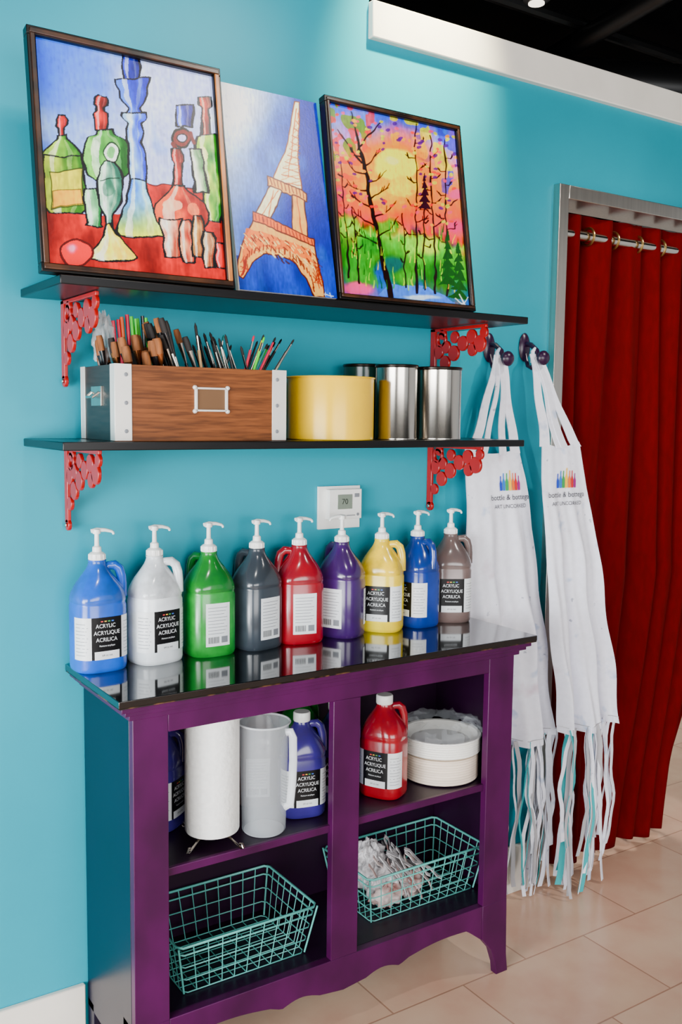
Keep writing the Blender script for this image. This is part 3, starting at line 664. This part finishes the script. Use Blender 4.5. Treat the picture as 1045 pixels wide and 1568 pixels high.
for i in range(16):
    x=.925+R_()*.06; y=-.22+R_()*.14; brush((x+.045,y,1.43),(x-.04+R_()*.035,y,1.62+R_()*.035),.0038,BH if i%3==0 else FER,BH if i%2 else FER,BRD,fl=.05,bl=.02,r0=.003,point=True)
for i in range(14):
    x=.955+R_()*.045; y=-.21+R_()*.12; t=i/13; m=[TLP,BH,PINK,YLP,GRN,BH,FER][i%7]; brush((x-.02,y,1.43),(x+.02+t*.10,y-.01,1.655-R_()*.03),.003,m,m if i%2 else FER,BRD if i%2 else m,fl=.02,bl=.014,r0=.0032,point=True)
for i in range(9):
    x=.745+i*.009; m=[PINK,PINK,ORG,PINK,GRN,GRN,GRN,BH,GRN][i]; b.tube([(x+.01,-.085+R_()*.02,1.44),(x-.006-R_()*.01,-.085+R_()*.02,1.665+R_()*.02)],.0042,m,8)
brush((.90,-.2,1.43),(.865,-.2,1.665),.004,WDP,FER,BRD,point=True)
b.finish('paintbrush_set',smooth=50)
b=Bd(); BAG=mat('clear_bag',(215,215,215),.12,alpha=.35,nscale=40,bump=1)
crumple(.706,-.085,1.625,.020,.022,.050,BAG,5); b.finish('plastic_bag',smooth=80)
def tin(name,cx,cy,R,z1,m,rim,inner):
    b=Bd(); z=ST
    b.lathe([(R-.002,z),(R,z+.001),(R,z+.004),(R-.0008,z+.006),(R-.0008,z1-.008)],(cx,cy,0),m,64)
    b.lathe([(R-.0008,z1-.008),(R+.0012,z1-.006),(R+.0018,z1-.002),(R,z1),(R-.003,z1-.001),(R-.004,z1-.012),(R-.004,z+.06),(.001,z+.06)],(cx,cy,0),rim,64,caps=False)
    b.lathe([(R-.006,z+.061),(R-.0065,z1-.02)],(cx,cy,0),inner,48)
    b.finish(name)
YEL=mat('yellow_enamel',(244,196,0),.22,noise=.04,spec=.4); DRIM=mat('dark_tin_rim',(40,34,30),.25,.8)
b=Bd(); cx,cy,R,z1=1.228,-.168,.103,1.563
b.lathe([(R-.002,ST),(R,ST+.002),(R,z1-.006),(R-.001,z1-.002),(R-.003,z1),(R-.005,z1-.002),(R-.005,ST+.01),(.001,ST+.009)],(cx,cy,0),YEL,80)
b.tube([(cx+(R+.001)*math.cos(a),cy+(R+.001)*math.sin(a),z1-.002) for a in np.linspace(0,2*math.pi,60,endpoint=False)],.002,YEL,6,closed=True)
b.finish('yellow_tin')
tin('steel_can',1.409,-.185,.052,1.598,STEEL,DRIM,DRIM); tin('steel_can',1.542,-.180,.061,1.597,STEEL,DRIM,DRIM)
tin('green_can',1.392,-.068,.052,1.603,mat('dark_green_enamel',(12,48,40),.2),DRIM,DRIM)

# ---------------------------------------------------------------- hooks + aprons
HK=mat('purple_hook_enamel',(40,6,46),.3)
def hook(x,z):
    b=Bd()
    b.lathe([(.020,.0005),(.022,.004),(.018,.009),(.008,.012)],(0,0,0),HK,24,sy=1.9,M=Matrix.Translation((x,0,z))@Matrix.Rotation(math.pi/2,4,'X'))
    b.tube([(x,-.006,z+.01),(x,-.03,z+.006),(x,-.055,z-.012),(x,-.062,z-.03)],[.008,.0075,.007,.007],HK,10)
    b.lathe([(.004,-.012),(.013,-.009),(.020,-.002),(.021,.006),(.016,.013),(.006,.017)],(0,0,0),HK,24,M=Matrix.Translation((x,-.078,z-.034))@Matrix.Rotation(math.pi/2,4,'X'))
    b.tube([(x,-.006,z-.02),(x,-.02,z-.055),(x,-.035,z-.062),(x,-.042,z-.05)],.006,HK,10)
    b.finish('wall_hook')
hook(1.872,1.672); hook(2.010,1.680)
CL=mat('white_apron_cotton',(238,239,250),.85,nscale=60,bump=.12,noise=.03,spec=.2)
nt=CL.node_tree; bs=nt.nodes['Principled BSDF']; base=bs.inputs['Base Color'].links[0].from_socket
tc=nt.nodes.new('ShaderNodeTexCoord')
for sc_,col_,lo_,hi_,st_ in ((12,(100,150,200),.63,.70,.45),(8,(190,140,160),.66,.74,.4),(30,(70,90,120),.69,.73,.55)):
    n1=nt.nodes.new('ShaderNodeTexNoise'); n1.inputs['Scale'].default_value=sc_; n1.inputs['Detail'].default_value=3; nt.links.new(tc.outputs['Object'],n1.inputs['Vector'])
    rp=nt.nodes.new('ShaderNodeValToRGB'); rp.color_ramp.elements[0].position=lo_; rp.color_ramp.elements[1].position=hi_; rp.color_ramp.elements[1].color=(st_,st_,st_,1); nt.links.new(n1.outputs['Fac'],rp.inputs[0])
    mx=nt.nodes.new('ShaderNodeMixRGB'); mx.inputs[2].default_value=(*lin(col_),1); nt.links.new(rp.outputs[0],mx.inputs[0]); nt.links.new(base,mx.inputs[1]); base=mx.outputs[0]
nt.links.new(base,bs.inputs['Base Color'])
TEALS=mat('teal_stained_strip',(40,170,175),.85); GRS=mat('grey_stained_strip',(170,168,172),.85)
LOGO=[(10,60,190),(0,115,205),(20,155,70),(250,190,10),(240,110,10),(215,10,20),(150,10,120)]
LT=mat('logo_text_ink',(20,22,40),.6)
def apron(name,hx,hz,rows,yb,seed,logo,phase,strings,sw):
    rs=np.array(rows); zz=rs[::-1,0]
    b=Bd(); NU,NV=80,90; ztop,zbot=rs[0,0],rs[-1,0]
    def P(u,z):
        xl=np.interp(z,zz,rs[::-1,1]); xr=np.interp(z,zz,rs[::-1,2]); t=(ztop-z)/(ztop-zbot)
        am=.001+.034*max(0,t-.15)**1.0
        y=yb+am*math.sin(u*2*math.pi*2.2+phase+t*1.2)+am*.4*math.sin(u*2*math.pi*5.1+phase*2-t*2)-.014*math.sin(t*math.pi)+.004*math.sin(z*23+u*5+phase)*max(0,min(1,t*4-.6))
        return Vector((xl+(xr-xl)*u+.004*math.sin(z*17+phase),min(y,-.018),z+ (.008*math.sin(u*7+phase) if t>.97 else 0)-(.014*math.sin(u*math.pi) if t<.02 else 0)))
    vs=[P(i/NU,ztop+(zbot-ztop)*j/NV) for j in range(NV+1) for i in range(NU+1)]
    fs=[(j*(NU+1)+i,(j+1)*(NU+1)+i,(j+1)*(NU+1)+i+1,j*(NU+1)+i+1) for j in range(NV) for i in range(NU)]
    b.add(vs,fs,CL); b.add([v+Vector((0,.003,0)) for v in vs],[f[::-1] for f in fs],CL)
    b.ribbon([P(i/20,zbot+.022)+Vector((0,-.0015,0)) for i in range(21)],.002,(0,0,1),GRS,.0005)
    tl,tr=P(.06,ztop),P(.93,ztop)
    for q,off,tw,k_ in ((tl,-.012,0,1),(tl+Vector((.050,0,-.004)),-.004,1,.7),(tr,.010,0,1),(tr-Vector((.055,0,.004)),.003,1,.9)):
        pts=[]
        for k in range(15):
            t=k/14; e=t**.75
            pts.append((q.x+(hx+off-q.x)*e+.004*math.sin(t*9+tw*2),q.y+(-.052-q.y)*t-.004*tw-.006*math.sin(t*math.pi),q.z-.010+(hz+.004-q.z)*t))
        b.ribbon(pts,[sw*k_*(1-.45*k/14) for k in range(15)],(1,.15 if tw else -.1,0),CL,.0015)
    b.tube([(hx-.013,-.056,hz-.03),(hx-.010,-.052,hz+.002),(hx,-.05,hz+.010),(hx+.010,-.052,hz+.002),(hx+.013,-.056,hz-.03)],.006,CL,8)
    lx,lz,wd=logo
    def Q(dx,z,off=.0030):
        xl=np.interp(z,zz,rs[::-1,1]); xr=np.interp(z,zz,rs[::-1,2]); return P((lx+dx-xl)/(xr-xl),z)+Vector((0,-off,0))
    for k,c in enumerate(LOGO):
        m=mat('logo_ink_%d'%k,c,.6); dx=(k-3)*.0115; hh=.054-.004*abs(k-3)+.004*(k%2)
        sh=[(-.0046,0),(.0046,0),(.0048,hh*.5),(.0018,hh*.7),(.0018,hh),(-.0018,hh),(-.0018,hh*.7),(-.0048,hh*.5)]
        b.add([Q(dx+p[0],lz+p[1]) for p in sh],[tuple(range(8))],m)
    for t,dz,sz in (('bottle & bottega',-.020,.0225),('ART UNCORKED',-.046,.0160)):
        tv,tf=textmesh(t,sz,0); b.add([Q(p[0]+wd,lz+dz+p[1],.0042) for p in tv],tf,LT)
    rr=random.Random(seed)
    for i in range(strings):
        u=rr.random(); q=P(u,zbot+.02); x=q.x; pts=[]; L=.32+.22*rr.random()**.6; ph=rr.random()*6; sp=rr.uniform(-.03,.02)
        for k in range(16):
            t=k/15; pts.append((x+.009*math.sin(t*7+ph)+.004*math.sin(t*19+ph)+sp*t,min(q.y+.006-.006*math.cos(t*6+ph),-.014),max(q.z-L*t,.008)))
        b.ribbon(pts,.009+.010*rr.random(),(1,rr.uniform(-1,1),0),(TEALS if rr.random()<.12 else GRS if rr.random()<.2 else CL),.0008)
    b.finish(name,smooth=70)
apron('apron',1.868,1.655,[(1.385,1.757,1.960),(1.30,1.757,1.985),(1.15,1.757,2.01),(1.0,1.762,2.05),(.75,1.79,2.10),(.49,1.82,2.15)],-.050,1,(1.918,1.265,-.002),.4,64,.034)
apron('apron',2.006,1.663,[(1.405,1.985,2.135),(1.30,1.990,2.165),(1.15,2.003,2.20),(.95,2.03,2.245),(.75,2.06,2.29),(.52,2.11,2.345)],-.112,2,(2.085,1.272,.0),2.0,34,.036)

# ---------------------------------------------------------------- lights
def area(name,loc,tgt,sx,sy,p,col=(1,1,1)):
    l=bpy.data.lights.new(name,'AREA'); l.shape='RECTANGLE'; l.size=sx; l.size_y=sy; l.energy=p; l.color=col
    o=bpy.data.objects.new(name,l); SC.collection.objects.link(o); o.location=loc; o.rotation_euler=(Vector(tgt)-Vector(loc)).to_track_quat('-Z','Y').to_euler(); return o
def spot(name,loc,tgt,p,ang,blend,col,rad=.04):
    l=bpy.data.lights.new(name,'SPOT'); l.energy=p; l.spot_size=math.radians(ang); l.spot_blend=blend; l.color=col; l.shadow_soft_size=rad
    o=bpy.data.objects.new(name,l); SC.collection.objects.link(o); o.location=loc; o.rotation_euler=(Vector(tgt)-Vector(loc)).to_track_quat('-Z','Y').to_euler(); return o
area('window_light_left',(-2.85,-2.6,1.35),(.8,0,.8),2.6,1.6,250,(.95,.98,1))
area('low_fill_light',(-1.5,-1.1,.70),(.2,0,.75),.9,.9,75,(.93,.97,1))  # added fill lamp inside the room, brightens the lower-left wall
area('window_light_front',(.4,-5.3,1.5),(1.2,0,.9),3.2,1.6,165,(1,.99,.98))
area('room_light_inner',(3.0,1.8,2.3),(3.0,1.5,0),1.2,1.2,60,(1,.97,.9))
spot('track_spot_a',(1.62,-.50,3.15),(1.60,0,2.40),420,40,1,(1,.92,.62))
spot('track_spot_b',(1.9,-1.6,3.2),(.98,-.2,2.2),120,24,1,(1,.95,.86),.10)
spot('track_spot_c',(2.6,-1.6,3.2),(2.2,0,1.2),110,50,.8,(1,.94,.88))
spot('track_spot_d',(.6,-1.9,3.2),(1.0,-.2,1.9),75,46,.8,(1,.96,.90),.08)
w=bpy.data.worlds.new('world'); SC.world=w; w.use_nodes=True; bg=w.node_tree.nodes['Background']; bg.inputs[0].default_value=(.88,.94,1,1); bg.inputs[1].default_value=1.0
